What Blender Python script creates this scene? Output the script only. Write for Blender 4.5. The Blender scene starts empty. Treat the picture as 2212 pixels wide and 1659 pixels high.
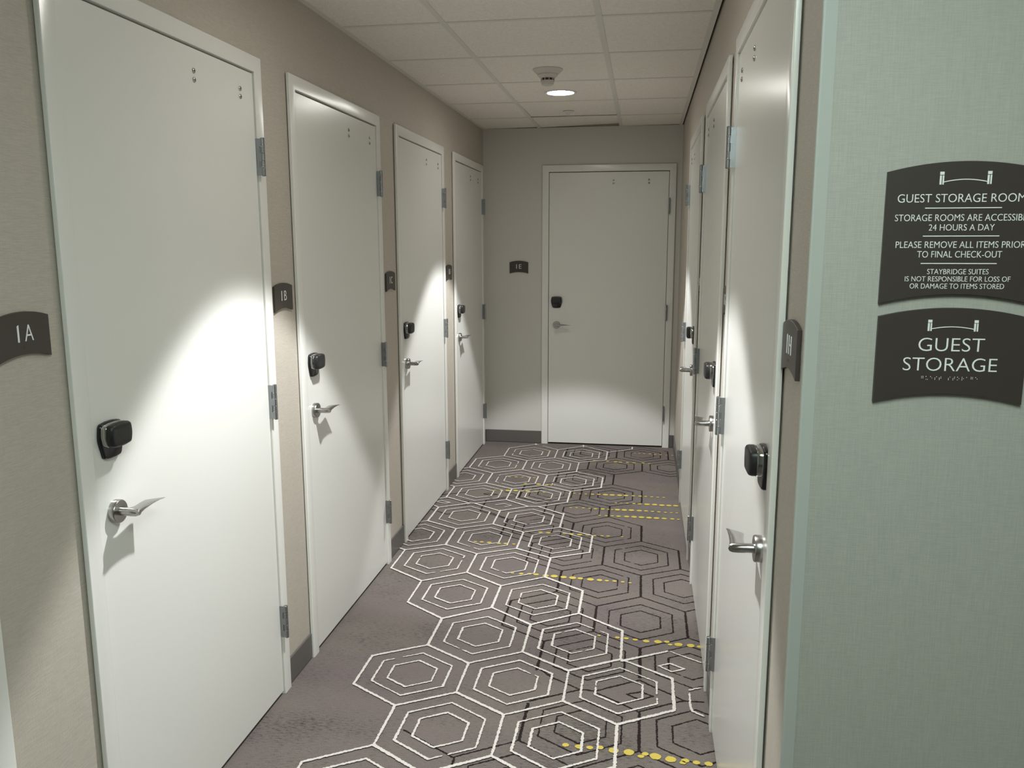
import bpy, bmesh, math, random
from mathutils import Vector, Matrix

rnd = random.Random(7)
scene = bpy.context.scene
COL = scene.collection

# ------------------------------------------------------------------ camera
cam_d = bpy.data.cameras.new('camera')
cam = bpy.data.objects.new('camera', cam_d)
COL.objects.link(cam)
cam_d.sensor_fit = 'HORIZONTAL'
cam_d.sensor_width = 36.0
cam_d.lens = 1795.82 / 2212 * 36.0
cam_d.clip_start = 0.02
RX, UP, FW = (0.987848, 0.155412, -0.002026), (-0.023934, 0.164984, 0.986006), (-0.153571, 0.973975, -0.166698)
cam.matrix_world = Matrix(((RX[0], UP[0], -FW[0], 0.0), (RX[1], UP[1], -FW[1], 0.0), (RX[2], UP[2], -FW[2], 1.59554), (0, 0, 0, 1)))
scene.camera = cam

# ------------------------------------------------------------------ world, exposure, large lights
world = bpy.data.worlds.new('world')
scene.world = world
world.use_nodes = True
world.node_tree.nodes['Background'].inputs[0].default_value = (0.02, 0.02, 0.02, 1)
world.node_tree.nodes['Background'].inputs[1].default_value = 0.0
scene.view_settings.view_transform = 'Standard'
scene.view_settings.look = 'None'
scene.view_settings.gamma = 1.0
scene.view_settings.use_curve_mapping = False
scene.view_settings.exposure = 1.72

LAMPS = [(-0.504, 2.45), (-0.504, 5.03)]          # recessed downlights of the corridor
SPOT_W, SPOT_DEG, SPOT_BLEND, SPOT_COL = 59.0, 77.0, 0.18, (0.96, 0.985, 1.0)
LENS_E = 25.0
HALL_E = 5.9                                       # troffer in the hall behind the camera
HALL_COL = (0.84, 1.0, 0.95)

# ------------------------------------------------------------------ main dimensions
XL, XR, YD, ZC = -1.252, 0.266, 6.524, 2.46        # left wall, right wall, end wall, ceiling
YC = 1.423                                         # wall with the storage signs faces the camera
YB, XS = -2.6, 2.4                                 # hall behind the camera
FH = 2.184                                         # door frame height
PITCH, ROW0 = 0.6392, 3.415
TX0, TX1 = -0.812, -0.196


# ------------------------------------------------------------------ materials
def new_mat(name):
    m = bpy.data.materials.new(name)
    m.use_nodes = True
    nt = m.node_tree
    return m, nt, nt.nodes['Principled BSDF'], nt.links


def set_in(b, **kw):
    names = dict(color='Base Color', rough='Roughness', metal='Metallic', spec='Specular IOR Level')
    for k, v in kw.items():
        s = b.inputs[names[k]]
        s.default_value = (*v, 1) if k == 'color' else v


def mapping(nt, scale, rot=(0, 0, 0)):
    tc = nt.nodes.new('ShaderNodeTexCoord')
    mp = nt.nodes.new('ShaderNodeMapping')
    mp.inputs['Scale'].default_value = scale
    mp.inputs['Rotation'].default_value = rot
    nt.links.new(tc.outputs['Object'], mp.inputs['Vector'])
    return mp.outputs['Vector']


def noise(nt, vec, scale=1.0, detail=2.0, rough=0.5):
    n = nt.nodes.new('ShaderNodeTexNoise')
    n.inputs['Scale'].default_value = scale
    n.inputs['Detail'].default_value = detail
    n.inputs['Roughness'].default_value = rough
    nt.links.new(vec, n.inputs['Vector'])
    return n.outputs['Fac']


def ramp(nt, fac, stops):
    r = nt.nodes.new('ShaderNodeValToRGB')
    els = r.color_ramp.elements
    while len(els) < len(stops):
        els.new(0.5)
    for e, (p, c) in zip(els, stops):
        e.position = p
        e.color = (*c, 1) if len(c) == 3 else c
    nt.links.new(fac, r.inputs['Fac'])
    return r.outputs['Color']


def mix(nt, mode, fac, a, b):
    m = nt.nodes.new('ShaderNodeMix')
    m.data_type = 'RGBA'
    m.blend_type = mode
    for s, v in ((m.inputs[0], fac), (m.inputs[6], a), (m.inputs[7], b)):
        if hasattr(v, 'is_linked'):
            nt.links.new(v, s)
        else:
            s.default_value = v if not isinstance(v, tuple) else (*v, 1)
    return m.outputs[2]


def bump(nt, b, height, strength, dist):
    bp = nt.nodes.new('ShaderNodeBump')
    bp.inputs['Strength'].default_value = strength
    bp.inputs['Distance'].default_value = dist
    nt.links.new(height, bp.inputs['Height'])
    nt.links.new(bp.outputs['Normal'], b.inputs['Normal'])


def mat_plain(name, color, rough=0.5, metal=0.0, spec=0.5, bumpy=None):
    m, nt, b, L = new_mat(name)
    set_in(b, color=color, rough=rough, metal=metal, spec=spec)
    if bumpy:
        bump(nt, b, noise(nt, mapping(nt, (1, 1, 1)), bumpy[0], 2.0), bumpy[1], 0.001)
    return m


def mat_wallpaper(name, color, h_amt, v_amt, spec=0.35):
    """woven wall covering: threads running sideways and upright"""
    m, nt, b, L = new_mat(name)
    h = noise(nt, mapping(nt, (42, 42, 950)), 1.0, 3.0, 0.6)
    v = noise(nt, mapping(nt, (850, 850, 26)), 1.0, 3.0, 0.6)
    hc = ramp(nt, h, [(0.3, (1 - h_amt,) * 3), (0.7, (1 + h_amt,) * 3)])
    vc = ramp(nt, v, [(0.3, (1 - v_amt,) * 3), (0.7, (1 + v_amt,) * 3)])
    c = mix(nt, 'MULTIPLY', 1.0, mix(nt, 'MULTIPLY', 1.0, color, hc), vc)
    L.new(c, b.inputs['Base Color'])
    set_in(b, rough=0.55, spec=spec)
    add = nt.nodes.new('ShaderNodeMath')
    L.new(h, add.inputs[0])
    L.new(v, add.inputs[1])
    bump(nt, b, add.outputs[0], 0.35, 0.0012)
    return m


def mat_carpet():
    m, nt, b, L = new_mat('carpet pile')
    fleck = noise(nt, mapping(nt, (45, 190, 1)), 1.0, 5.0, 0.72)
    patch = noise(nt, mapping(nt, (2.2, 3.4, 1)), 1.0, 3.0, 0.6)
    tint = noise(nt, mapping(nt, (1.4, 2.6, 1)), 1.0, 2.0, 0.5)
    grain = noise(nt, mapping(nt, (420, 420, 1)), 1.0, 2.0, 0.7)
    base = ramp(nt, tint, [(0.38, CARPET_A), (0.62, CARPET_B)])
    add = nt.nodes.new('ShaderNodeMath')
    add.operation = 'MULTIPLY_ADD'
    L.new(patch, add.inputs[0])
    add.inputs[1].default_value = 0.5
    L.new(fleck, add.inputs[2])
    fl = ramp(nt, add.outputs[0], [(0.52, (0.30, 0.29, 0.29)), (0.62, (0.72, 0.71, 0.71)), (0.70, (1.0, 1.0, 1.0)), (0.92, (1.14, 1.12, 1.10))])
    gr = ramp(nt, grain, [(0.25, (0.62,) * 3), (0.75, (1.34,) * 3)])
    c = mix(nt, 'MULTIPLY', 1.0, mix(nt, 'MULTIPLY', 1.0, base, fl), gr)
    L.new(c, b.inputs['Base Color'])
    set_in(b, rough=0.95, spec=0.1)
    bump(nt, b, grain, 0.6, 0.003)
    return m


def mat_yarn(name, color, var):
    m, nt, b, L = new_mat(name)
    g = noise(nt, mapping(nt, (380, 380, 1)), 1.0, 2.0, 0.7)
    gr = ramp(nt, g, [(0.25, (1 - var,) * 3), (0.75, (1 + var * 0.5,) * 3)])
    L.new(mix(nt, 'MULTIPLY', 1.0, color, gr), b.inputs['Base Color'])
    set_in(b, rough=0.95, spec=0.1)
    bump(nt, b, g, 0.6, 0.003)
    return m


def mat_tile():
    m, nt, b, L = new_mat('mineral fibre tile')
    v = mapping(nt, (1, 1, 1))
    n1 = noise(nt, v, 260.0, 2.0, 0.6)
    n2 = noise(nt, v, 70.0, 3.0, 0.6)
    sp = ramp(nt, n1, [(0.30, (0.62,) * 3), (0.40, (1.0,) * 3)])
    so = ramp(nt, n2, [(0.3, (0.93,) * 3), (0.7, (1.03,) * 3)])
    L.new(mix(nt, 'MULTIPLY', 1.0, mix(nt, 'MULTIPLY', 1.0, TILE, sp), so), b.inputs['Base Color'])
    set_in(b, rough=0.9, spec=0.2)
    bump(nt, b, n1, 0.4, 0.002)
    return m


def mat_brushed(name, color, rough):
    m, nt, b, L = new_mat(name)
    n = noise(nt, mapping(nt, (900, 900, 60)), 1.0, 2.0, 0.6)
    r = ramp(nt, n, [(0.2, (rough - 0.03,) * 3), (0.8, (rough + 0.03,) * 3)])
    L.new(r, b.inputs['Roughness'])
    set_in(b, color=color, metal=1.0)
    return m


def mat_emit(name, color, strength):
    m, nt, b, L = new_mat(name)
    set_in(b, color=(0.9, 0.9, 0.9), rough=0.4)
    b.inputs['Emission Color'].default_value = (*color, 1)
    b.inputs['Emission Strength'].default_value = strength
    return m


CARPET_A, CARPET_B = (0.150, 0.126, 0.121), (0.160, 0.140, 0.124)
TILE = (0.91, 0.87, 0.80)
M = dict(
    paint=mat_plain('white door paint', (0.755, 0.748, 0.705), 0.23, bumpy=(160, 0.05)),
    frame=mat_plain('white frame paint', (0.76, 0.75, 0.705), 0.24, bumpy=(120, 0.05)),
    paper=mat_wallpaper('taupe woven wallpaper', (0.485, 0.440, 0.375), 0.12, 0.04),
    paper_front=mat_wallpaper('linen wallpaper', (0.40, 0.40, 0.35), 0.08, 0.07, 0.5),
    endwall=mat_plain('grey wall paint', (0.60, 0.585, 0.54), 0.6, bumpy=(240, 0.12)),
    hall=mat_plain('hall paint', (0.50, 0.50, 0.45), 0.7),
    guard=mat_plain('vinyl corner guard', (0.44, 0.46, 0.42), 0.35),
    base=mat_plain('charcoal vinyl base', (0.115, 0.108, 0.100), 0.38, bumpy=(90, 0.1)),
    carpet=mat_carpet(),
    yarn_white=mat_yarn('cream yarn', (0.66, 0.615, 0.57), 0.32),
    yarn_dark=mat_yarn('dark brown yarn', (0.024, 0.017, 0.016), 0.4),
    yarn_yellow=mat_yarn('yellow yarn', (0.58, 0.46, 0.10), 0.25),
    tile=mat_tile(),
    grid=mat_plain('ceiling grid paint', (0.74, 0.725, 0.665), 0.5),
    steel=mat_plain('satin stainless steel', (0.42, 0.41, 0.395), 0.27, 1.0),
    hinge=mat_brushed('satin chrome hinge', (0.30, 0.315, 0.325), 0.32),
    chrome=mat_plain('bright chrome', (0.46, 0.455, 0.44), 0.16, 1.0),
    black=mat_plain('gloss black plastic', (0.008, 0.008, 0.009), 0.22),
    black_rough=mat_plain('black grained plastic', (0.012, 0.012, 0.012), 0.42, bumpy=(900, 0.15)),
    sign=mat_plain('dark brown sign plate', (0.047, 0.037, 0.031), 0.42),
    letter=mat_plain('pale grey lettering', (0.84, 0.85, 0.82), 0.5),
    plastic=mat_plain('off white plastic', (0.66, 0.61, 0.57), 0.45),
    slot=mat_plain('dark slot', (0.06, 0.05, 0.045), 0.7),
    trim=mat_plain('white lamp trim', (0.75, 0.74, 0.71), 0.4),
    lens=mat_emit('lit lamp lens', (1.0, 0.975, 0.92), LENS_E),
    troffer=mat_emit('lit troffer lens', HALL_COL, HALL_E),
)


# ------------------------------------------------------------------ mesh helpers
def finish(name, bm, mat, parent=None, smooth=None, recalc=True):
    if recalc:
        bmesh.ops.recalc_face_normals(bm, faces=bm.faces)
    me = bpy.data.meshes.new(name)
    bm.to_mesh(me)
    bm.free()
    for mm in (mat if isinstance(mat, (list, tuple)) else [mat]):
        me.materials.append(mm)
    if smooth is not None:
        for p in me.polygons:
            p.use_smooth = True
        me.set_sharp_from_angle(angle=math.radians(smooth))
    o = bpy.data.objects.new(name, me)
    COL.objects.link(o)
    if parent is not None:
        o.parent = parent
    return o


def tag(o, label=None, cat=None, group=None, kind=None):
    for k, v in (('label', label), ('category', cat), ('group', group), ('kind', kind)):
        if v:
            o[k] = v
    return o


def empty(name, loc=(0, 0, 0), rotz=0.0):
    o = bpy.data.objects.new(name, None)
    o.empty_display_size = 0.05
    o.location = loc
    o.rotation_euler = (0, 0, rotz)
    COL.objects.link(o)
    return o


def box(bm, x0, x1, y0, y1, z0, z1, bev=0.0, seg=2, mi=0):
    v = [bm.verts.new(p) for p in ((x0, y0, z0), (x1, y0, z0), (x1, y1, z0), (x0, y1, z0), (x0, y0, z1), (x1, y0, z1), (x1, y1, z1), (x0, y1, z1))]
    fs = [bm.faces.new([v[i] for i in f]) for f in ((0, 3, 2, 1), (4, 5, 6, 7), (0, 1, 5, 4), (1, 2, 6, 5), (2, 3, 7, 6), (3, 0, 4, 7))]
    for f in fs:
        f.material_index = mi
    if bev > 0:
        es = set(e for f in fs for e in f.edges)
        bmesh.ops.bevel(bm, geom=list(es), offset=bev, segments=seg, profile=0.5, affect='EDGES')


def lathe(bm, prof, n=32, axis='z', centre=(0, 0, 0), cap=True):
    """prof: (radius, height) list; axis z or y"""
    rings = []
    for r, h in prof:
        ring = []
        for i in range(n):
            a = 2 * math.pi * i / n
            x, y = r * math.cos(a), r * math.sin(a)
            p = (x, y, h) if axis == 'z' else (x, h, y)
            ring.append(bm.verts.new([p[k] + centre[k] for k in range(3)]))
        rings.append(ring)
    for a, b in zip(rings, rings[1:]):
        for i in range(n):
            bm.faces.new((a[i], a[(i + 1) % n], b[(i + 1) % n], b[i]))
    if cap:
        bm.faces.new(rings[0])
        bm.faces.new(rings[-1])
    return rings


def rounded(pts, radii, seg=5):
    """round the corners of a polygon"""
    out = []
    n = len(pts)
    for i, (p, r) in enumerate(zip(pts, radii)):
        p = Vector(p)
        if r <= 0:
            out.append(p)
            continue
        a = (Vector(pts[i - 1]) - p).normalized()
        b = (Vector(pts[(i + 1) % n]) - p).normalized()
        s, e = p + a * r, p + b * r
        for k in range(seg + 1):
            t = k / seg
            out.append(s * (1 - t) ** 2 + p * 2 * t * (1 - t) + e * t * t)
    return out


def loft(bm, loops, cap=True):
    vs = [[bm.verts.new(p) for p in lp] for lp in loops]
    n = len(vs[0])
    for a, b in zip(vs, vs[1:]):
        for i in range(n):
            bm.faces.new((a[i], a[(i + 1) % n], b[(i + 1) % n], b[i]))
    if cap:
        bm.faces.new(vs[0])
        bm.faces.new(vs[-1])


def scaled(pts, s, off=0.0):
    c = Vector((sum(p[0] for p in pts) / len(pts), sum(p[1] for p in pts) / len(pts)))
    out = []
    for p in pts:
        d = Vector(p[:2]) - c
        ln = d.length
        out.append(c + d * s if off == 0 else c + d * max(0.0, (ln - off) / ln))
    return out


def text_mesh(body, width=None, height=None, depth=0.0012, cx=0.0, base=0.0, weight=0.0, space=1.0):
    """flat lettering in the XZ plane (front towards -Y), scaled to an exact width / cap height"""
    cu = bpy.data.curves.new('txt', 'FONT')
    cu.body = body
    cu.size = 1.0
    cu.extrude = 0.0
    cu.offset = weight
    cu.space_character = space
    cu.resolution_u = 4
    o = bpy.data.objects.new('txt', cu)
    COL.objects.link(o)
    dg = bpy.context.evaluated_depsgraph_get()
    me = bpy.data.meshes.new_from_object(o.evaluated_get(dg))
    bm = bmesh.new()
    bm.from_mesh(me)
    bpy.data.objects.remove(o)
    bpy.data.curves.remove(cu)
    bpy.data.meshes.remove(me)
    xs = [v.co.x for v in bm.verts]
    x0, x1 = min(xs), max(xs)
    cap = 0.729 if any(c in body for c in 'x') else None
    z0, z1 = 0.0, max(v.co.y for v in bm.verts)
    sx = width / (x1 - x0) if width else None
    sz = height / (z1 - z0) if height else None
    sx = sx or sz
    sz = sz or sx
    for v in bm.verts:
        x, y = v.co.x, v.co.y
        v.co = Vector((cx + (x - (x0 + x1) / 2) * sx, 0.0, base + y * sz))
    for f in bm.faces:
        f.smooth = False
    r = bmesh.ops.extrude_face_region(bm, geom=bm.faces[:])
    for g in r['geom']:
        if isinstance(g, bmesh.types.BMVert):
            g.co.y -= depth
    return bm


def merge_bm(dst, src, off=(0, 0, 0)):
    me = bpy.data.meshes.new('tmp')
    src.to_mesh(me)
    src.free()
    n0 = len(dst.verts)
    dst.from_mesh(me)
    dst.verts.ensure_lookup_table()
    for v in dst.verts[n0:]:
        v.co += Vector(off)
    bpy.data.meshes.remove(me)


# ------------------------------------------------------------------ the setting
# left wall: latch edge (near) and hinge edge (far) of each door frame along Y
LEFT = [(0.345, 1.364), (1.633, 2.655), (2.872, 3.891), (4.148, 5.167), (5.436, 6.456)]
RIGHT = [(1.607, 2.640), (2.848, 3.867), (4.120, 5.139)]
END = (-0.787, 0.224)
TOPW, RO = 2.62, 0.021


def wall_piers(bm, spans, lo, hi, put):
    """solid wall with one rough opening behind every door frame; put(a0, a1, z0, z1) adds a box"""
    a = lo
    for y0, y1 in spans:
        put(a, y0 + RO, 0.0, TOPW)
        put(y0 + RO, y1 - RO, FH - RO, TOPW)
        a = y1 - RO
    put(a, hi, 0.0, TOPW)


def structure(name, bm, mat, label=None, cat=None, **kw):
    o = finish(name, bm, mat, **kw)
    return tag(o, label, cat, kind='structure')


bm = bmesh.new()
wall_piers(bm, LEFT, YB, YD, lambda a, b, z0, z1: box(bm, XL - 0.12, XL, a, b, z0, z1))
structure('wall_left', bm, M['paper'], 'taupe wallpapered wall carrying doors 1A to 1D', 'wall')
bm = bmesh.new()
wall_piers(bm, RIGHT, YC + 0.12, YD, lambda a, b, z0, z1: box(bm, XR, XR + 0.12, a, b, z0, z1))
structure('wall_right', bm, M['paper'], 'taupe wallpapered wall seen edge on along the right doors', 'wall')
bm = bmesh.new()
wall_piers(bm, [END], XL - 0.12, XR + 0.12, lambda a, b, z0, z1: box(bm, a, b, YD, YD + 0.12, z0, z1))
structure('wall_end', bm, M['endwall'], 'grey painted wall closing the corridor around door 1E', 'wall')
bm = bmesh.new()
box(bm, XR, XS, YC, YC + 0.12, 0, TOPW)
bm.faces.ensure_lookup_table()
for f in bm.faces:
    if f.calc_center_median().x < XR + 0.001:
        f.material_index = 1
structure('wall_front', bm, [M['paper_front'], M['paper']], 'linen wallpapered wall behind the storage signs', 'wall')
bm = bmesh.new()
box(bm, XS, XS + 0.1, YB, YC + 0.12, 0, TOPW)
structure('wall_side', bm, M['hall'], 'plain hall wall beyond the signs', 'wall')
bm = bmesh.new()
box(bm, XL - 0.12, XS + 0.1, YB - 0.1, YB, 0, TOPW)
structure('wall_rear', bm, M['hall'], 'plain hall wall facing the corridor', 'wall')


# ------------------------------------------------------------------ carpet: base plus tufted pattern
WHITE_EXTRA = [(1, [(-0.049, 3.019), (0.127, 3.123)]), (0, [(0.141, 3.122), (0.192, 3.089), (0.253, 3.052)]), (0, [(0.091, 3.001), (0.135, 3.027), (0.187, 2.993), (0.14, 2.964), (0.091, 3.001)]), (0, [(0.241, 2.865), (0.198, 2.841)]), (0, [(0.197, 2.818), (0.196, 2.74), (0.2, 2.704), (0.237, 2.678)]), (1, [(-1.198, 4.971), (-1.042, 4.876), (-0.999, 4.875)]), (1, [(-1.038, 4.869), (-1.203, 4.766)]), (1, [(-1.26, 4.814), (-1.207, 4.765)]), (1, [(-0.997, 4.868), (-0.824, 4.747)]), (1, [(-0.999, 4.875), (-0.822, 4.975)]), (1, [(-0.822, 4.975), (-0.666, 4.861)]), (1, [(-0.666, 4.861), (-0.821, 4.754)]), (1, [(-0.666, 4.861), (-0.602, 4.871)]), (1, [(-0.601, 4.866), (-0.439, 4.981)]), (1, [(-0.601, 4.864), (-0.439, 4.744)]), (0, [(-1.252, 4.881), (-1.223, 4.9), (-1.159, 4.865), (-1.187, 4.847), (-1.25, 4.874)]), (0, [(-0.871, 4.865), (-0.823, 4.894), (-0.773, 4.866), (-0.808, 4.832)]), (1, [(-1.262, 4.931), (-1.198, 4.971)]), (1, [(-0.25, 6.274), (-0.058, 6.409), (-0.058, 6.472)]), (1, [(-0.821, 6.432), (-0.827, 6.476)]), (1, [(-0.44, 6.421), (-0.445, 6.485)])]
DARK_EXTRA = [(1, [(-0.36, 2.919), (-0.301, 2.858), (-0.196, 2.793), (-0.139, 2.788)]), (1, [(-0.363, 2.686), (-0.196, 2.788)]), (1, [(-0.135, 2.79), (-0.03, 2.859), (0.02, 2.89)]), (1, [(-0.134, 2.778), (-0.035, 2.713), (0.017, 2.675)]), (1, [(0.02, 2.89), (0.085, 2.838), (0.138, 2.803), (0.177, 2.77)]), (1, [(0.017, 2.675), (0.083, 2.717), (0.148, 2.757), (0.177, 2.77)]), (1, [(0.177, 2.77), (0.244, 2.772)]), (0, [(-0.025, 2.784), (0.024, 2.808), (0.069, 2.784), (0.022, 2.754), (-0.025, 2.784)]), (1, [(-0.861, 5.154), (-0.762, 5.087)]), (1, [(-0.762, 5.087), (-0.886, 5.003)]), (1, [(-0.944, 4.77), (-0.756, 4.624)]), (1, [(-1.257, 5.023), (-1.098, 5.11)]), (0, [(-1.196, 4.964), (-1.053, 4.918), (-1.043, 4.883)]), (0, [(-1.18, 4.798), (-1.051, 4.845)]), (1, [(-1.248, 4.731), (-1.132, 4.653), (-1.104, 4.664)]), (0, [(-0.99, 5.087), (-0.947, 5.109), (-0.896, 5.086), (-0.943, 5.063), (-0.99, 5.087)]), (1, [(-0.553, 2.327), (-0.552, 2.276)])]
DOTS = [(-0.213, 2.444, 0.55), (-0.17, 2.442, 0.65), (-0.135, 2.442, 0.5), (-0.103, 2.447, 0.55), (-0.059, 2.438, 0.9), (-0.011, 2.436, 0.95), (0.04, 2.435, 0.5), (0.027, 2.42, 0.45), (0.072, 2.427, 1), (0.119, 2.419, 0.95), (0.164, 2.419, 0.6), (0.156, 2.407, 0.45), (0.198, 2.414, 0.55), (0.235, 2.413, 0.65), (-0.147, 3.222, 0.25), (-0.072, 3.215, 0.45), (-0.036, 3.213, 0.5), (0.001, 3.207, 0.5), (0.045, 3.201, 0.7), (0.092, 3.203, 0.85), (0.127, 3.208, 0.5), (0.14, 3.185, 0.4), (0.173, 3.192, 0.9), (0.221, 3.19, 0.85), (0.257, 3.185, 0.6), (-0.602, 3.819, 0.4), (-0.558, 3.817, 0.55), (-0.518, 3.82, 0.6), (-0.485, 3.819, 0.7), (-0.437, 3.811, 0.85), (-0.395, 3.811, 1), (-0.349, 3.806, 0.85), (-0.305, 3.804, 1), (-0.268, 3.802, 0.7), (-0.219, 3.797, 0.95), (-0.175, 3.795, 0.7), (-0.14, 3.793, 0.5), (-0.104, 3.794, 0.5), (-0.065, 3.79, 0.4), (-0.03, 3.784, 0.3), (-0.647, 4.418, 0.4), (-0.612, 4.416, 0.5), (-0.537, 4.417, 0.6), (-0.493, 4.415, 0.7), (-0.4, 4.422, 0.75), (-0.365, 4.417, 0.7), (-0.318, 4.414, 0.85), (-0.272, 4.417, 0.8), (-0.235, 4.408, 0.45), (-0.194, 4.412, 0.4), (-0.161, 4.413, 0.45), (-0.084, 4.413, 0.3), (-0.868, 4.219, 0.4), (-0.833, 4.219, 0.55), (-0.791, 4.216, 0.7), (-0.738, 4.211, 0.6), (-0.699, 4.214, 0.7), (-0.656, 4.213, 0.4), (-0.41, 5.182, 0.4), (-0.375, 5.175, 0.3), (-0.336, 5.175, 0.4), (-0.293, 5.177, 0.6), (-0.253, 5.181, 0.6), (-0.21, 5.18, 1), (-0.167, 5.18, 1), (-0.12, 5.182, 1), (-0.08, 5.183, 0.95), (-0.033, 5.183, 0.6), (0.009, 5.182, 0.6), (0.045, 5.18, 0.45), (0.083, 5.179, 0.45), (0.121, 5.175, 0.45), (0.159, 5.176, 0.4), (-0.138, 5.02, 0.3), (-0.105, 5.02, 0.3), (-0.068, 5.021, 0.4), (-0.027, 5.02, 0.5), (0.008, 5.018, 0.7), (0.053, 5.018, 1), (0.1, 5.019, 1), (0.143, 5.014, 1), (0.186, 5.014, 0.95), (0.228, 5.015, 0.9), (-0.408, 4.882, 0.35), (-0.372, 4.887, 0.35), (-0.331, 4.887, 0.45), (-0.294, 4.886, 0.4), (-0.257, 4.882, 0.6), (-0.214, 4.885, 0.7), (-0.18, 4.884, 0.35), (-0.156, 4.883, 0.35), (-0.125, 4.885, 0.95), (-0.083, 4.885, 1), (-0.041, 4.888, 1), (0.007, 4.886, 0.9), (0.047, 4.886, 0.7), (0.085, 4.882, 0.5), (0.123, 4.88, 0.5), (0.162, 4.877, 0.45), (0.196, 4.876, 0.35), (0.229, 4.875, 0.35), (-0.226, 4.762, 0.35), (-0.187, 4.762, 0.45), (-0.151, 4.763, 0.5), (-0.114, 4.762, 0.7), (-0.067, 4.764, 0.9), (-0.023, 4.764, 1), (0.02, 4.764, 1), (0.064, 4.763, 1), (0.107, 4.761, 1), (0.152, 4.76, 0.85), (0.198, 4.76, 0.7), (0.233, 4.756, 0.4), (-0.753, 5.351, 0.65), (-0.664, 5.351, 0.9), (-0.608, 5.347, 0.7), (-0.579, 5.343, 0.5), (-0.551, 5.344, 0.4), (-0.931, 5.175, 0.35), (-0.886, 5.174, 0.6), (-0.844, 5.18, 1), (-0.795, 5.185, 0.95), (-0.753, 5.181, 0.6), (-0.715, 5.184, 0.9), (-0.659, 5.184, 0.7), (-0.607, 5.173, 0.4), (-0.33, 6.022, 0.45), (-0.308, 6.026, 0.45), (-0.233, 6.019, 0.5), (-0.174, 6.008, 0.8), (-0.138, 6.005, 0.8), (-0.087, 6.003, 0.6), (-0.039, 6.003, 0.6), (0.028, 6.005, 0.6), (0.07, 5.999, 0.4), (-0.036, 6.292, 0.4), (-0.002, 6.289, 0.45), (0.034, 6.289, 0.5), (0.078, 6.287, 0.65), (0.117, 6.274, 0.65), (0.157, 6.272, 0.6), (0.203, 6.268, 0.4), (0.246, 6.266, 0.4), (-0.885, 5.498, 0.4), (-0.84, 5.505, 0.6), (-0.797, 5.505, 0.4), (-0.754, 5.502, 0.4), (-0.714, 5.502, 0.4)]

WX = lambda k: -1.0165 + 0.1927 * k
DX = lambda m: -0.559 + 0.1932 * m
WROWS = {-2: (1.63, 1.87), -1: (1.99, 2.229), 0: (2.349, 2.583), 1: (2.70, 2.914), 2: (3.033, 3.275), 3: (3.414, 3.655), 4: (3.79, 4.04),
         5: (4.147, 4.402), 6: (4.51, 4.765), 7: (4.975, 5.213), 8: (5.32, 5.57), 9: (5.69, 5.942), 10: (6.05, 6.30), 11: (6.455, 6.7)}
WHEX = [(-1, 1), (-1, 3), (0, 2), (0, 4), (1, 1), (1, 3), (1, 5), (2, 2), (2, 4), (3, 1), (3, 3), (4, 0), (4, 2), (5, -1), (5, 1), (5, 3),
        (6, 0), (6, 2), (7, 0), (7, 2), (8, -1), (8, 1), (8, 3), (9, 0), (9, 2), (10, 1), (10, 3)]
DROWS = {-1: (2.09, 2.327), 0: (2.448, 2.67), 1: (2.908, 3.14), 2: (3.258, 3.505), 3: (3.634, 3.886), 4: (3.995, 4.25), 5: (4.36, 4.61),
         6: (4.745, 4.95), 7: (5.05, 5.305), 8: (5.42, 5.67), 9: (5.78, 6.01), 10: (6.13, 6.38), 11: (6.49, 6.7)}
DHEX = [(-1, 1), (-1, 3), (0, 2), (0, 4), (0, 0), (1, 2), (1, 4), (2, 3), (2, 1), (3, 2), (3, 4), (4, 1), (4, 3), (5, 2), (5, 0), (6, 1), (6, -1), (7, 2), (7, 0),
        (8, 1), (9, 2), (9, 4), (10, 3), (10, 1)]


def hexagon(rows, X, r, c):
    lo, hi = rows[r]
    return [(X(c - 1), lo), (X(c - 1), hi), (X(c), rows[r + 1][0] if r + 1 in rows else hi + 0.12), (X(c + 1), hi), (X(c + 1), lo),
            (X(c), rows[r - 1][1] if r - 1 in rows else lo - 0.12)]


STROKE = [0.0]


def ribbon(bm, a, b, w, z, mi, taper=(1, 1), jag=0.0017):
    """one tufted stroke with ragged edges"""
    a, b = Vector(a), Vector(b)
    d = b - a
    ln = d.length
    if ln < 0.004:
        return
    d /= ln
    nrm = Vector((-d.y, d.x))
    z += STROKE[0]
    STROKE[0] += 1.5e-6
    a2, b2 = a - d * w * 0.42, b + d * w * 0.42
    n = max(2, int(ln / 0.0045))
    prev = None
    for i in range(n + 1):
        t = i / n
        p = a2.lerp(b2, t)
        ww = w / 2 * (taper[0] + (taper[1] - taper[0]) * t)
        if i in (0, n):
            ww *= 0.55
        l = p + nrm * (ww + rnd.uniform(-jag, jag))
        r = p - nrm * (ww + rnd.uniform(-jag, jag))
        cur = (bm.verts.new((l.x, l.y, z)), bm.verts.new((r.x, r.y, z)))
        if prev:
            f = bm.faces.new((prev[0], prev[1], cur[1], cur[0]))
            f.material_index = mi
        prev = cur


def stroke(bm, a, b, w, z, mi, gap):
    """a stroke that sometimes breaks"""
    a, b = Vector(a), Vector(b)
    if rnd.random() < gap:
        t = rnd.uniform(0.1, 0.8)
        g = rnd.uniform(0.10, 0.25)
        ribbon(bm, a, a.lerp(b, t), w, z, mi, (1, 0.7))
        if t + g < 0.95:
            ribbon(bm, a.lerp(b, t + g), b, w * 0.9, z, mi, (0.7, 1))
    else:
        ribbon(bm, a, b, w * rnd.uniform(0.9, 1.1), z, mi, (rnd.uniform(0.8, 1.15), rnd.uniform(0.8, 1.15)))


def inside(p):
    return XL - 0.02 < p[0] < XR + 0.03 and p[1] < YD + 0.03


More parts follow.
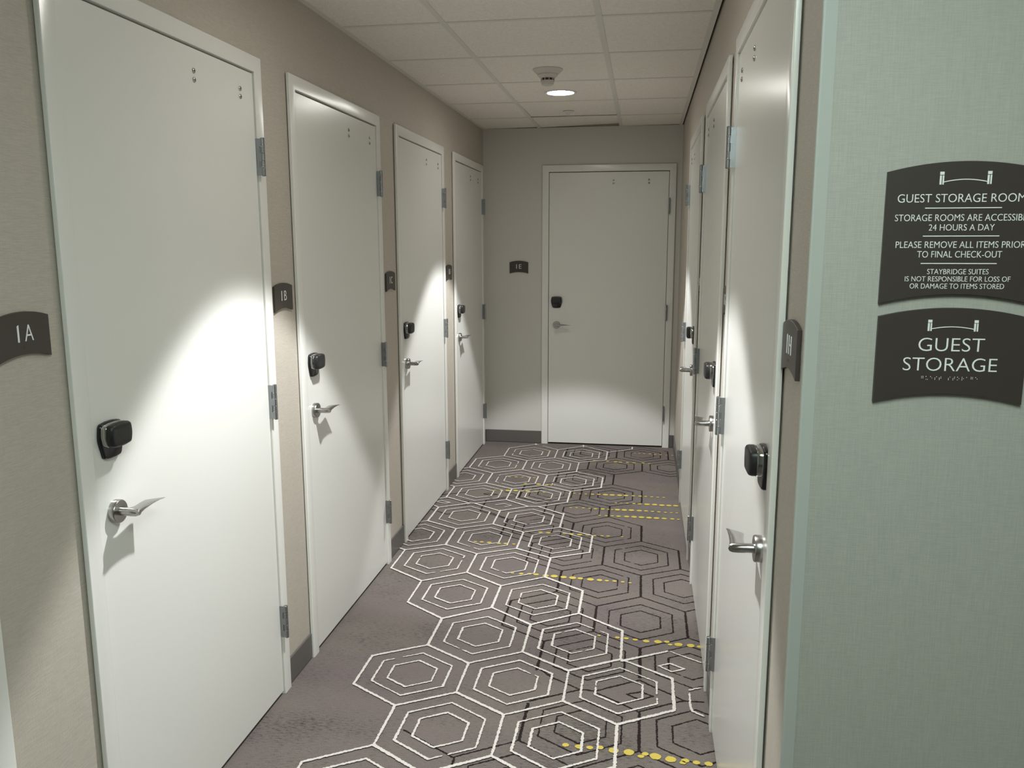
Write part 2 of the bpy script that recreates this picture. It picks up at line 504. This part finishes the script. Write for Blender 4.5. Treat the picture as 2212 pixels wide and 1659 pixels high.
def clip(a, b):
    """keep the strokes between the walls"""
    def cut(p, q, k, lim, sign):
        if sign * (q[k] - lim) > 0 >= sign * (p[k] - lim):
            t = (lim - p[k]) / (q[k] - p[k])
            return (p[0] + (q[0] - p[0]) * t, p[1] + (q[1] - p[1]) * t)
        return q
    for k, lim, sg in ((0, XR + 0.02, 1), (0, XL - 0.01, -1), (1, YD + 0.03, 1)):
        if sg * (a[k] - lim) > 0 and sg * (b[k] - lim) > 0:
            return None
        a, b = cut(b, a, k, lim, sg), cut(a, b, k, lim, sg)
    return a, b


def pattern(bm, rows, X, hexes, extra, z, mi, w_up, w_sl, w_ring, gap, skip, bare=()):
    done = set()
    for r, c in hexes:
        h = hexagon(rows, X, r, c)
        for i in range(6):
            a, b = h[i], h[(i + 1) % 6]
            key = tuple(sorted((tuple(round(v, 2) for v in a), tuple(round(v, 2) for v in b))))
            if key in done or (r, c, i) in skip:
                continue
            done.add(key)
            ab = clip(a, b)
            if ab:
                stroke(bm, *ab, w_up if i in (0, 3) else w_sl, z, mi, gap * 0.25)
        cx = X(c)
        lo, hi = rows[r]
        if hi - lo < 0.2 and r == 6:
            lo, hi = lo - 0.01, hi + 0.01
        cy, e = (lo + hi) / 2, (hi - lo) / 2
        if (r, c) in bare:
            continue
        for sc in (0.70, 0.435):
            q = [(cx + dx * sc, cy + dy * sc) for dx, dy in ((-0.193, -e), (-0.193, e), (0, e + 0.118), (0.193, e), (0.193, -e), (0, -e - 0.118))]
            for i in range(6):
                ab = clip(q[i], q[(i + 1) % 6])
                if ab:
                    stroke(bm, *ab, w_ring, z, mi, gap)
    for kind, pts in extra:
        for a, b in zip(pts, pts[1:]):
            ab = clip(a, b)
            if ab:
                stroke(bm, *ab, w_sl if kind else w_ring, z, mi, 0.0)


bm = bmesh.new()
box(bm, XL - 0.12, XS + 0.1, YB - 0.1, YD + 0.12, -0.05, 0.0)
# squashed rows where the pattern crosses itself are drawn from their own strokes
WSKIP = {(6, 0, 1), (6, 0, 2), (6, 2, 1), (6, 2, 2), (7, 0, 4), (7, 0, 5), (7, 2, 4), (7, 2, 5)}
DSKIP = {(1, 2, 4), (1, 2, 5), (1, 4, 4), (1, 4, 5), (0, 2, 1), (0, 2, 2), (0, 4, 1), (0, 4, 2), (0, 0, 0), (0, 0, 1), (0, 0, 2), (-1, 1, 0), (6, -1, 2)}
pattern(bm, DROWS, DX, DHEX, DARK_EXTRA, 0.0008, 2, 0.0105, 0.0068, 0.0062, 0.10, DSKIP, {(0, 0), (6, -1)})
for x, y, s in DOTS:
    if inside((x, y)):
        n, rx, ry = 16, 0.0175 * (0.25 + 0.75 * s), 0.0165 * (0.12 + 0.88 * s)
        f = bm.faces.new([bm.verts.new((x + rx * math.cos(2 * math.pi * i / n) * rnd.uniform(0.93, 1.07), y + ry * math.sin(2 * math.pi * i / n) * rnd.uniform(0.9, 1.1), 0.0022)) for i in range(n)])
        f.material_index = 3
pattern(bm, WROWS, WX, WHEX, WHITE_EXTRA, 0.0030, 1, 0.0100, 0.0118, 0.0078, 0.12, WSKIP)
bmesh.ops.recalc_face_normals(bm, faces=[f for f in bm.faces if f.material_index == 0])
for f in bm.faces:
    if f.material_index and f.normal.z < 0:
        f.normal_flip()
structure('floor', bm, [M['carpet'], M['yarn_white'], M['yarn_dark'], M['yarn_yellow']], 'brown patterned carpet with cream hexagons', 'carpet', recalc=False)


# ------------------------------------------------------------------ base boards
def base_run(name, runs, axis, wall, sign, label):
    bm = bmesh.new()
    for a, b in runs:
        if axis == 'y':
            x0, x1 = sorted((wall, wall + sign * 0.008))
            box(bm, x0, x1, a, b, 0.002, 0.101, 0.002, 1)
        else:
            y0, y1 = sorted((wall, wall + sign * 0.008))
            box(bm, a, b, y0, y1, 0.002, 0.101, 0.002, 1)
    return structure(name, bm, M['base'], label, 'base board')


edges = [YB + 0.01] + [e for d in LEFT for e in d] + [YD - 0.001]
base_run('baseboard_left', [(edges[i], edges[i + 1]) for i in range(0, len(edges), 2)], 'y', XL, 1, 'charcoal base between the left doors')
edges = [YC + 0.002] + [e for d in RIGHT for e in d] + [YD - 0.001]
base_run('baseboard_right', [(edges[i], edges[i + 1]) for i in range(0, len(edges), 2)], 'y', XR, -1, 'charcoal base between the right doors')
base_run('baseboard_end', [(XL + 0.009, END[0]), (END[1], XR - 0.009)], 'x', YD, -1, 'charcoal base on the end wall beside door 1E')
base_run('baseboard_front', [(XR + 0.024, XS - 0.002)], 'x', YC, -1, 'charcoal base under the storage signs')


# ------------------------------------------------------------------ suspended ceiling: grid with loose tiles
bm = bmesh.new()
TB = 0.012
Y_START = ROW0 - 3 * PITCH
rows = [Y_START + i * PITCH for i in range(9) if Y_START + i * PITCH < YD - 0.05]
for x in (TX0, TX1):                                                       # main runners
    box(bm, x - TB, x + TB, Y_START, YD - 0.0225, ZC - 0.001, ZC + 0.0005)
    box(bm, x - 0.001, x + 0.001, Y_START, YD - 0.0225, ZC + 0.0005, ZC + 0.035)
for y in rows:                                                             # cross tees
    for a, b in ((XL + 0.0225, TX0 - TB), (TX0 + TB, TX1 - TB), (TX1 + TB, XR - 0.0335)):
        box(bm, a, b, y - TB, y + TB, ZC - 0.0004, ZC + 0.0005)
        box(bm, a, b, y - 0.001, y + 0.001, ZC + 0.0005, ZC + 0.03)
box(bm, XL, XL + 0.022, Y_START, YD - 0.0225, ZC - 0.001, ZC)              # wall angles
box(bm, XR - 0.033, XR - 0.010, Y_START, YD - 0.0225, ZC - 0.001, ZC)
box(bm, XL, XR, YD - 0.022, YD, ZC - 0.001, ZC)
ceiling = structure('ceiling', bm, M['grid'], 'white ceiling grid carrying speckled square tiles', 'ceiling')
cols = [(XL + 0.004, TX0 - 0.003), (TX0 + 0.003, TX1 - 0.003), (TX1 + 0.003, XR - 0.016)]
bounds = rows + [YD - 0.004]
for i in range(len(bounds) - 1):
    for j, (a, b) in enumerate(cols):
        bm = bmesh.new()
        y0, y1 = bounds[i] + 0.003, bounds[i + 1] - 0.003
        box(bm, a, b, y0, y1, ZC + 0.001, ZC + 0.017, 0.0012, 1)
        last = i == len(bounds) - 2
        for v in bm.verts:                                                 # end tiles sit crooked and leave a gap
            if last and v.co.y > (y0 + y1) / 2:
                u = (v.co.x - a) / (b - a)
                v.co.z += (0.008 * max(0.0, u - 0.3), 0.002 + 0.019 * u, 0.004 * u)[j]
            if j == 1 and bounds[i] > 5.0 and not last and v.co.y > (y0 + y1) / 2:
                v.co.z += 0.004
        finish('ceiling_tile', bm, M['tile'], ceiling)
bm = bmesh.new()
box(bm, XL, XS, YB, Y_START - 0.002, ZC, ZC + 0.03)
finish('hall_soffit', bm, M['tile'], ceiling)
bm = bmesh.new()
box(bm, XL - 0.12, XR + 0.12, Y_START - 0.3, YD + 0.12, TOPW + 0.002, TOPW + 0.04)
finish('deck', bm, M['slot'], ceiling)

# corner guard on the outside corner beside the storage signs
bm = bmesh.new()
gp = [(XR + 0.020, YC), (XR + 0.020, YC - 0.0018), (XR + 0.002, YC - 0.0026), (XR - 0.0012, YC - 0.0016), (XR - 0.0022, YC + 0.002), (XR - 0.0016, YC + 0.004), (XR, YC + 0.004), (XR, YC)]
loft(bm, [[(x, y, z) for x, y in gp] for z in (0.11, ZC - 0.003)])
tag(finish('trim_1', bm, M['guard']), 'pale vinyl guard up the wall corner beside the storage signs', 'corner guard', kind='structure')


# ------------------------------------------------------------------ doors
FT = 0.0155
HINGE_Z = (1.872, 1.068, 0.276)


def make_door(name, width, origin, rotz, hand, bolts, label, hardware=True):
    """door local axes: s from latch edge to hinge edge, t out of the wall, z up"""
    W = width
    root = empty(name, origin, rotz)
    tag(root, label, 'door', kind='structure')
    P = lambda s, t, z: (hand * s, t, z)

    def done(nm, bm, mat, parent, smooth=None):
        return finish(nm, bm, mat, parent, smooth)

    def bx(bm, s0, s1, t0, t1, z0, z1, bev=0.0, seg=2):
        a, b = sorted((hand * s0, hand * s1))
        box(bm, a, b, t0, t1, z0, z1, bev, seg)

    # frame: one section swept up the latch side, over the head, down the hinge side
    prof = rounded([(0, 0.004), (0, FT), (0.05, FT), (0.05, -0.037), (0.066, -0.037), (0.066, -0.10), (0.022, -0.10), (0.022, 0.004)],
                   [0, 0.003, 0.003, 0, 0.002, 0, 0, 0], 3)
    bm = bmesh.new()
    loft(bm, [[P(u, t, 0.0) for u, t in prof], [P(u, t, FH - u) for u, t in prof],
              [P(W - u, t, FH - u) for u, t in prof], [P(W - u, t, 0.0) for u, t in prof]])
    done('door_frame', bm, M['frame'], root, 35)
    bm = bmesh.new()
    bx(bm, 0.0535, W - 0.0535, -0.035, 0.009, 0.012, FH - 0.0555, 0.0012, 1)
    leaf = done('door_leaf', bm, M['paint'], root)
    if not hardware:
        return root

    # hinges
    for zc in HINGE_Z:
        bm = bmesh.new()
        h, sp = 0.0575, W - 0.0518
        bx(bm, sp - 0.0012, sp + 0.0012, -0.03, 0.0195, zc - h, zc + h)
        kn = 2 * h / 5
        fingers = (0, 2, 4) if hand < 0 else (1, 3)
        for k in range(5):
            if k in fingers:
                bx(bm, sp - 0.0012, sp + 0.0012, 0.0195, 0.030, zc - h + k * kn + 0.0004, zc - h + (k + 1) * kn - 0.0004)
            else:
                bx(bm, sp + 0.0014, sp + 0.0030, -0.03, 0.030, zc - h + k * kn + 0.0004, zc - h + (k + 1) * kn - 0.0004)
        hg = done('hinge', bm, M['hinge'], root)
        bm = bmesh.new()
        for k in range(5):
            z0, z1 = zc - h + k * kn + 0.0002, zc - h + (k + 1) * kn - 0.0002
            if k == 1:
                z0 += 0.004
            if k == 3:
                z1 -= 0.004
            lathe(bm, [(0.0063, z0), (0.0066, z0 + 0.0003), (0.0066, z1 - 0.0003), (0.0063, z1)], 20, 'z', P(sp + 0.0035, 0.030, 0))
        for sg in (-1, 1):
            lathe(bm, [(0.0066, zc + sg * h), (0.0066, zc + sg * (h + 0.0016)), (0.0045, zc + sg * (h + 0.0030))], 20, 'z', P(sp + 0.0035, 0.030, 0))
        done('hinge_barrel', bm, M['hinge'], hg, 35)
        for zz in (zc - h + kn + 0.0024, zc + h - kn - 0.0024):
            bm = bmesh.new()
            lathe(bm, [(0.0070, zz - 0.0018), (0.0074, zz), (0.0070, zz + 0.0018)], 20, 'z', P(sp + 0.0035, 0.030, 0))
            done('bearing_ring', bm, M['chrome'], hg, 35)

    # through bolts left bare near the head
    for sb in bolts:
        for zb in (2.068, 2.044):
            bm = bmesh.new()
            lathe(bm, [(0.0072, 0.0098), (0.0072, 0.0108), (0.0058, 0.0122), (0.0030, 0.0130)], 20, 'y', P(W - sb, 0, zb))
            bt = done('through_bolt', bm, M['steel'], root, 40)
            bm = bmesh.new()
            bx(bm, W - sb - 0.0042, W - sb + 0.0042, 0.0126, 0.0132, zb - 0.0007, zb + 0.0007)
            done('bolt_slot', bm, M['slot'], bt)

    # reader lock: black plate, bright collar, black cap
    sc, zc = 0.116, 1.141
    plate = rounded([(-0.040, 0.041), (-0.012, 0.0445), (0.012, 0.0445), (0.040, 0.041), (0.0455, 0.004), (0.031, -0.043), (0.010, -0.0455), (-0.010, -0.0455), (-0.031, -0.043), (-0.0455, 0.004)],
                    [0.009, 0.003, 0.003, 0.009, 0.012, 0.007, 0.003, 0.003, 0.007, 0.012])
    collar = rounded([(-0.0385, 0.0385), (-0.012, 0.0415), (0.012, 0.0415), (0.0385, 0.0385), (0.0425, 0.012), (0.0365, -0.013), (0.010, -0.017), (-0.010, -0.017), (-0.0365, -0.013), (-0.0425, 0.012)],
                     [0.010, 0.003, 0.003, 0.010, 0.010, 0.008, 0.003, 0.003, 0.008, 0.010])
    L = lambda pts, t: [P(sc + p[0], t, zc + p[1]) for p in pts]
    bm = bmesh.new()
    loft(bm, [L(plate, 0.0095), L(plate, 0.0150), L(scaled(plate, 1, 0.0015), 0.0180), L(scaled(plate, 1, 0.004), 0.0195)])
    lock = done('card_lock', bm, M['black'], root, 40)
    bm = bmesh.new()
    loft(bm, [L(collar, 0.0190), L(collar, 0.0300), L(scaled(collar, 1, 0.001), 0.0312)])
    done('lock_collar', bm, M['chrome'], lock, 40)
    bm = bmesh.new()
    loft(bm, [L(scaled(collar, 1, 0.0006), 0.0310), L(scaled(collar, 1, 0.0006), 0.0400), L(scaled(collar, 1, 0.003), 0.0452), L(scaled(collar, 1, 0.008), 0.0478), L(scaled(collar, 1, 0.020), 0.0488)])
    done('lock_cap', bm, M['black_rough'], lock, 50)

    # lever: rose, neck and a thin fin shaped blade
    sa, za = 0.116, 0.963
    bm = bmesh.new()
    lathe(bm, [(0.0285, 0.0085), (0.0286, 0.0225), (0.0272, 0.0245), (0.012, 0.0248)], 40, 'y', P(sa, 0, za))
    lev = done('lever_handle', bm, M['steel'], root, 40)
    bm = bmesh.new()
    lathe(bm, [(0.0104, 0.0245), (0.0100, 0.0260), (0.0097, 0.050), (0.0088, 0.0700), (0.0064, 0.0740)], 24, 'y', P(sa, 0, za))
    done('lever_neck', bm, M['steel'], lev, 40)
    O = [(-0.0090, 0.0775), (0.001, 0.0755), (0.012, 0.0732), (0.030, 0.0712), (0.062, 0.0700), (0.095, 0.0698), (0.115, 0.0708)]
    I = [(-0.0075, 0.033), (0.0085, 0.034), (0.0140, 0.0395), (0.026, 0.0415), (0.052, 0.0390), (0.076, 0.0355), (0.088, 0.0355)]
    HT = [0.0085, 0.0085, 0.0074, 0.0056, 0.0040, 0.0026, 0.0014]
    ZO = [0.0, 0.0, 0.0008, 0.0022, 0.0036, 0.0030, 0.0012]
    bm = bmesh.new()
    loops = []
    for o_, i_, h_, zo in zip(O, I, HT, ZO):
        lp = []
        for u, v in ((0, 0), (0.06, 0.6), (0.2, 0.92), (0.5, 1.0), (0.8, 0.92), (0.94, 0.6), (1, 0), (0.94, -0.6), (0.8, -0.92), (0.5, -1.0), (0.2, -0.92), (0.06, -0.6)):
            lp.append(P(sa + o_[0] + (i_[0] - o_[0]) * u, o_[1] + (i_[1] - o_[1]) * u, za + zo + h_ * v))
        loops.append(lp)
    loft(bm, loops)
    done('lever_blade', bm, M['steel'], lev, 50)
    return root


R90 = math.pi / 2
ROWL = 'white storage door on the left wall'
for i, (y0, y1) in enumerate(LEFT):
    txt = ['white door frame at the bottom left edge of the view', 'white storage door beside the 1A sign', 'white storage door beside the 1B sign',
           'white storage door beside the 1C sign', 'white storage door beside the 1D sign, in the far left corner'][i]
    make_door('door_%d' % (9 if i == 0 else i), y1 - y0, (XL, y0, 0), -R90, -1, (0.47, 0.20) if i == 4 else (0.412, 0.142), txt, hardware=i > 0)
make_door('door_5', END[1] - END[0], (END[0], YD, 0), math.pi, -1, (0.469, 0.203), 'white storage door beside the 1E sign, facing down the corridor')
for i, (y0, y1) in enumerate(RIGHT):
    txt = ['nearest white door on the right wall, beside the 1H sign', 'middle white door on the right wall, beside the 1G sign', 'farthest white door on the right wall, third from the camera'][i]
    make_door('door_%d' % (8 - i), y1 - y0, (XR, y0, 0), R90, 1, (0.42, 0.15), txt)


# ------------------------------------------------------------------ signs
def sign_plate(w, z_top, z_bot, rise, th, n=16):
    pts = [(-w / 2 + w * i / n, z_top + rise * (1 - (2 * i / n - 1) ** 2)) for i in range(n + 1)]
    pts += [(w / 2 - w * i / n, z_bot + rise * (1 - (1 - 2 * i / n) ** 2)) for i in range(n + 1)]
    bm = bmesh.new()
    loft(bm, [[(x, -0.0002, z) for x, z in pts], [(x, -th + 0.001, z) for x, z in pts], [(p.x, -th, p.y) for p in scaled(pts, 1, 0.001)]])
    return bm


def braille(bm, cells, cx, z, pitch, dot, th):
    x = cx - pitch * (len(cells) - 1) / 2
    for c in cells:
        for k in range(6):
            if c >> k & 1:
                lathe(bm, [(dot, -th), (dot * 0.7, -th - dot * 0.7), (dot * 0.25, -th - dot)], 8, 'y', (x + (k // 3) * dot * 3.2, 0, z - (k % 3) * dot * 3.2))
        x += pitch


TH = 0.008
BR = {'1': 1, 'A': 1, 'B': 3, 'C': 9, 'D': 25, 'E': 17, 'F': 11, 'G': 27, 'H': 19}


def room_sign(letter, loc, rotz, label):
    root = finish('room_sign', sign_plate(0.147, 0.0435, -0.0435, 0.011, TH), M['sign'])
    root.location = loc
    root.rotation_euler = (0, 0, rotz)
    tag(root, label, 'room sign', 'room signs beside the storage doors')
    bm = text_mesh(letter, width=0.0195 if letter in 'BE' else 0.024, height=0.034, cx=0.0115, base=-0.0065, depth=0.0012, weight=-0.012)
    # the figure one is a plain stroke with a slanted top
    loft(bm, [[(-0.0205, y, -0.0065), (-0.0162, y, -0.0065), (-0.0162, y, 0.0285), (-0.0205, y, 0.0262)] for y in (0.0, -0.0012)])
    for v in bm.verts:
        v.co.y -= TH - 0.0002
    finish('lettering', bm, M['letter'], root)
    bm = bmesh.new()
    braille(bm, [60, BR['1'], BR[letter]], 0.0, -0.0165, 0.0066, 0.0007, TH)
    finish('braille', bm, M['sign'], root)
    return root


ZS = 1.4065
for letter, y, txt in (('A', 1.513, 'brown curved sign reading 1A, nearest on the left wall'), ('B', 2.7635, 'brown curved sign reading 1B on the left wall'),
                       ('C', 4.025, 'brown curved sign reading 1C on the left wall'), ('D', 5.300, 'brown curved sign reading 1D, farthest on the left wall')):
    room_sign(letter, (XL, y, ZS), R90, txt)
room_sign('E', (-0.971, YD, ZS), 0, 'brown curved sign reading 1E on the end wall')
for letter, y, txt in (('H', 1.528, 'brown curved sign reading 1H, on the right by the wall corner'), ('G', 2.743, 'brown curved sign reading 1G, seen edge on between right doors'),
                       ('F', 3.9915, 'brown curved sign at the far right doors, seen almost edge on')):
    room_sign(letter, (XR, y, ZS), -R90, txt)


def rope_icon(cx, z0, z1, half, w):
    """two posts joined by a swag rope"""
    bm = bmesh.new()
    hgt = z1 - z0
    for sg in (-1, 1):
        x = cx + sg * half
        def quad(x0, x1, a, b):
            box(bm, x0, x1, -TH - 0.0009, -TH + 0.0002, a, b)
        quad(x - w / 2, x + w / 2, z1 - hgt * 0.24, z1)
        quad(x - w / 2, x - w * 0.05, z0, z1 - hgt * 0.29)
        quad(x + w * 0.16, x + w / 2, z0, z1 - hgt * 0.29)
    a, b, n = -half + w / 2, half - w / 2, 14
    top = [(cx + a + (b - a) * i / n, z0 + hgt * 0.20 + hgt * 0.19 * (1 - (2 * i / n - 1) ** 2)) for i in range(n + 1)]
    t = hgt * 0.035
    pts = [(x, z + t) for x, z in top] + [(x, z - t) for x, z in reversed(top)]
    loft(bm, [[(x, y, z) for x, z in pts] for y in (-TH + 0.0002, -TH - 0.0009)])
    return bm


def put_text(dst, body, cx, z0, cap, width, weight=-0.008):
    src = text_mesh(body, width=width, height=cap, cx=cx, base=z0, depth=0.0009, weight=weight)
    merge_bm(dst, src, (0, -TH + 0.0002, 0))


SX = 0.4885
# the larger notice
zc = 1.6015
s = finish('notice_sign', sign_plate(0.228, 1.705 - zc, 1.499 - zc, 0.0148, TH), M['sign'])
s.location = (SX, YC, zc)
tag(s, 'large brown curved notice headed GUEST STORAGE ROOMS on the right wall', 'sign')
bm = bmesh.new()
for body, z0, cap, wd in (('GUEST STORAGE ROOMS', 1.6575, 0.0128, 0.1945), ('STORAGE ROOMS ARE ACCESSIBLE', 1.6288, 0.0103, 0.1985), ('24 HOURS A DAY', 1.6140, 0.0098, 0.0960),
                          ('PLEASE REMOVE ALL ITEMS PRIOR', 1.5872, 0.0102, 0.1905), ('TO FINAL CHECK-OUT', 1.5722, 0.0102, 0.1245),
                          ('STAYBRIDGE SUITES', 1.5462, 0.0082, 0.0905), ('IS NOT RESPONSIBLE FOR LOSS OF', 1.5348, 0.0080, 0.1555), ('OR DAMAGE TO ITEMS STORED', 1.5235, 0.0080, 0.1395)):
    put_text(bm, body, 0.0, z0 - zc, cap, wd)
finish('lettering', bm, M['letter'], s)
for z in (1.6487, 1.6056, 1.5630):
    bm = bmesh.new()
    box(bm, -0.0558, 0.0558, -TH - 0.0009, -TH + 0.0002, z - zc - 0.0007, z - zc + 0.0007)
    finish('divider_line', bm, M['letter'], s)
finish('rope_icon', rope_icon(0.0, 1.6845 - zc, 1.7040 - zc, 0.0345, 0.0062), M['letter'], s)
# the smaller one below
zc = 1.4085
s = finish('notice_sign', sign_plate(0.225, 1.4785 - zc, 1.339 - zc, 0.0145, TH), M['sign'])
s.location = (SX, YC, zc)
tag(s, 'smaller brown curved sign reading GUEST STORAGE, below the large notice', 'sign')
bm = bmesh.new()
put_text(bm, 'GUEST', 0.0, 1.4235 - zc, 0.0215, 0.0990, -0.012)
put_text(bm, 'STORAGE', 0.0, 1.3915 - zc, 0.0215, 0.1415, -0.012)
finish('lettering', bm, M['letter'], s)
finish('rope_icon', rope_icon(0.0, 1.4560 - zc, 1.4740 - zc, 0.0345, 0.0062), M['letter'], s)
bm = bmesh.new()
braille(bm, [27, 37, 17, 14, 30, 0, 14, 30, 21, 23, 1, 27, 17], 0.0, 1.3820 - zc, 0.0068, 0.0007, TH)
finish('braille', bm, M['letter'], s)


# ------------------------------------------------------------------ on the ceiling
def downlight(x, y, label):
    root = empty('ceiling_lamp', (x, y, ZC))
    tag(root, label, 'ceiling lamp', 'round lamps in the corridor ceiling')
    bm = bmesh.new()
    rings = [[(r * math.cos(2 * math.pi * i / 48), r * math.sin(2 * math.pi * i / 48), z) for i in range(48)]
             for r, z in ((0.095, 0.001), (0.095, -0.0015), (0.091, -0.0035), (0.080, -0.0045), (0.0765, -0.003), (0.0755, 0.001))]
    loft(bm, rings + rings[:1], cap=False)
    finish('lamp_trim', bm, M['trim'], root, 35)
    bm = bmesh.new()
    lathe(bm, [(0.0765, 0.0005), (0.0740, -0.0030), (0.055, -0.0062), (0.030, -0.0078), (0.008, -0.0082)], 48)
    finish('lamp_lens', bm, M['lens'], root, 60)
    ld = bpy.data.lights.new('lamp_beam', 'SPOT')
    ld.energy, ld.color = SPOT_W, SPOT_COL
    ld.spot_size, ld.spot_blend = math.radians(SPOT_DEG), SPOT_BLEND
    ld.shadow_soft_size = 0.03
    lo = bpy.data.objects.new('lamp_beam', ld)
    COL.objects.link(lo)
    lo.parent = root
    lo.location = (0, 0, -0.045)
    return root


downlight(*LAMPS[1], 'lit round lamp in the ceiling behind the smoke detector')
downlight(*LAMPS[0], 'round lamp in the ceiling above the nearest doors, out of view')

d = empty('smoke_detector', (-0.504, 4.375, ZC))
tag(d, 'off white round smoke detector hanging from the ceiling', 'smoke detector')
bm = bmesh.new()
lathe(bm, [(0.0765, 0.001), (0.0765, -0.003), (0.0740, -0.005), (0.056, -0.021), (0.0535, -0.023)], 48)
finish('mounting_base', bm, M['plastic'], d, 30)
bm = bmesh.new()
lathe(bm, [(0.0520, -0.0230), (0.0520, -0.0285), (0.0490, -0.0320), (0.0400, -0.0400), (0.0365, -0.0425), (0.030, -0.0430)], 48)
lathe(bm, [(0.0345, -0.0540), (0.0345, -0.0590), (0.0330, -0.0600), (0.0335, -0.0615), (0.0315, -0.0700), (0.0285, -0.0750), (0.0220, -0.0775), (0.010, -0.0785)], 48)
for k in range(10):
    a = 2 * math.pi * k / 10
    c, s_ = math.cos(a), math.sin(a)
    n0 = len(bm.verts)
    box(bm, 0.0315, 0.0350, -0.0016, 0.0016, -0.0545, -0.0420)
    bm.verts.ensure_lookup_table()
    for v in bm.verts[n0:]:
        v.co.x, v.co.y = v.co.x * c - v.co.y * s_, v.co.x * s_ + v.co.y * c
finish('detector_body', bm, M['plastic'], d, 30)
bm = bmesh.new()
lathe(bm, [(0.0300, -0.0420), (0.0300, -0.0550)], 32)
finish('sensing_chamber', bm, M['slot'], d, 30)

d = empty('sprinkler_head', (-0.522, 5.745, ZC))
tag(d, 'small pendent sprinkler head in the ceiling near the end wall', 'sprinkler')
bm = bmesh.new()
lathe(bm, [(0.037, 0.001), (0.037, -0.002), (0.030, -0.005), (0.012, -0.007)], 32)
finish('escutcheon', bm, M['grid'], d, 40)
bm = bmesh.new()
lathe(bm, [(0.008, -0.005), (0.008, -0.014), (0.005, -0.016)], 20)
for sg in (-1, 1):
    box(bm, sg * 0.0085 - 0.0014, sg * 0.0085 + 0.0014, -0.0018, 0.0018, -0.036, -0.012, 0.0006, 1)
box(bm, -0.0085, 0.0085, -0.0018, 0.0018, -0.038, -0.034)
finish('sprinkler_frame', bm, M['trim'], d, 40)
bm = bmesh.new()
lathe(bm, [(0.004, -0.037), (0.013, -0.038), (0.013, -0.0395), (0.004, -0.0400)], 20)
finish('deflector', bm, M['trim'], d, 40)

# troffer in the hall behind the camera
t = empty('hall_troffer', (0.12, 0.05, ZC))
tag(t, 'rectangular hall light behind the viewer, out of view', 'ceiling lamp')
bm = bmesh.new()
for a in ((-0.32, -0.28, -0.62, 0.62), (0.28, 0.32, -0.62, 0.62), (-0.28, 0.28, -0.62, -0.58), (-0.28, 0.28, 0.58, 0.62)):
    box(bm, a[0], a[1], a[2], a[3], -0.012, -0.001, 0.001, 1)
finish('lamp_frame', bm, M['trim'], t)
bm = bmesh.new()
box(bm, -0.279, 0.279, -0.579, 0.579, -0.006, -0.001)
finish('lamp_lens', bm, M['troffer'], t)
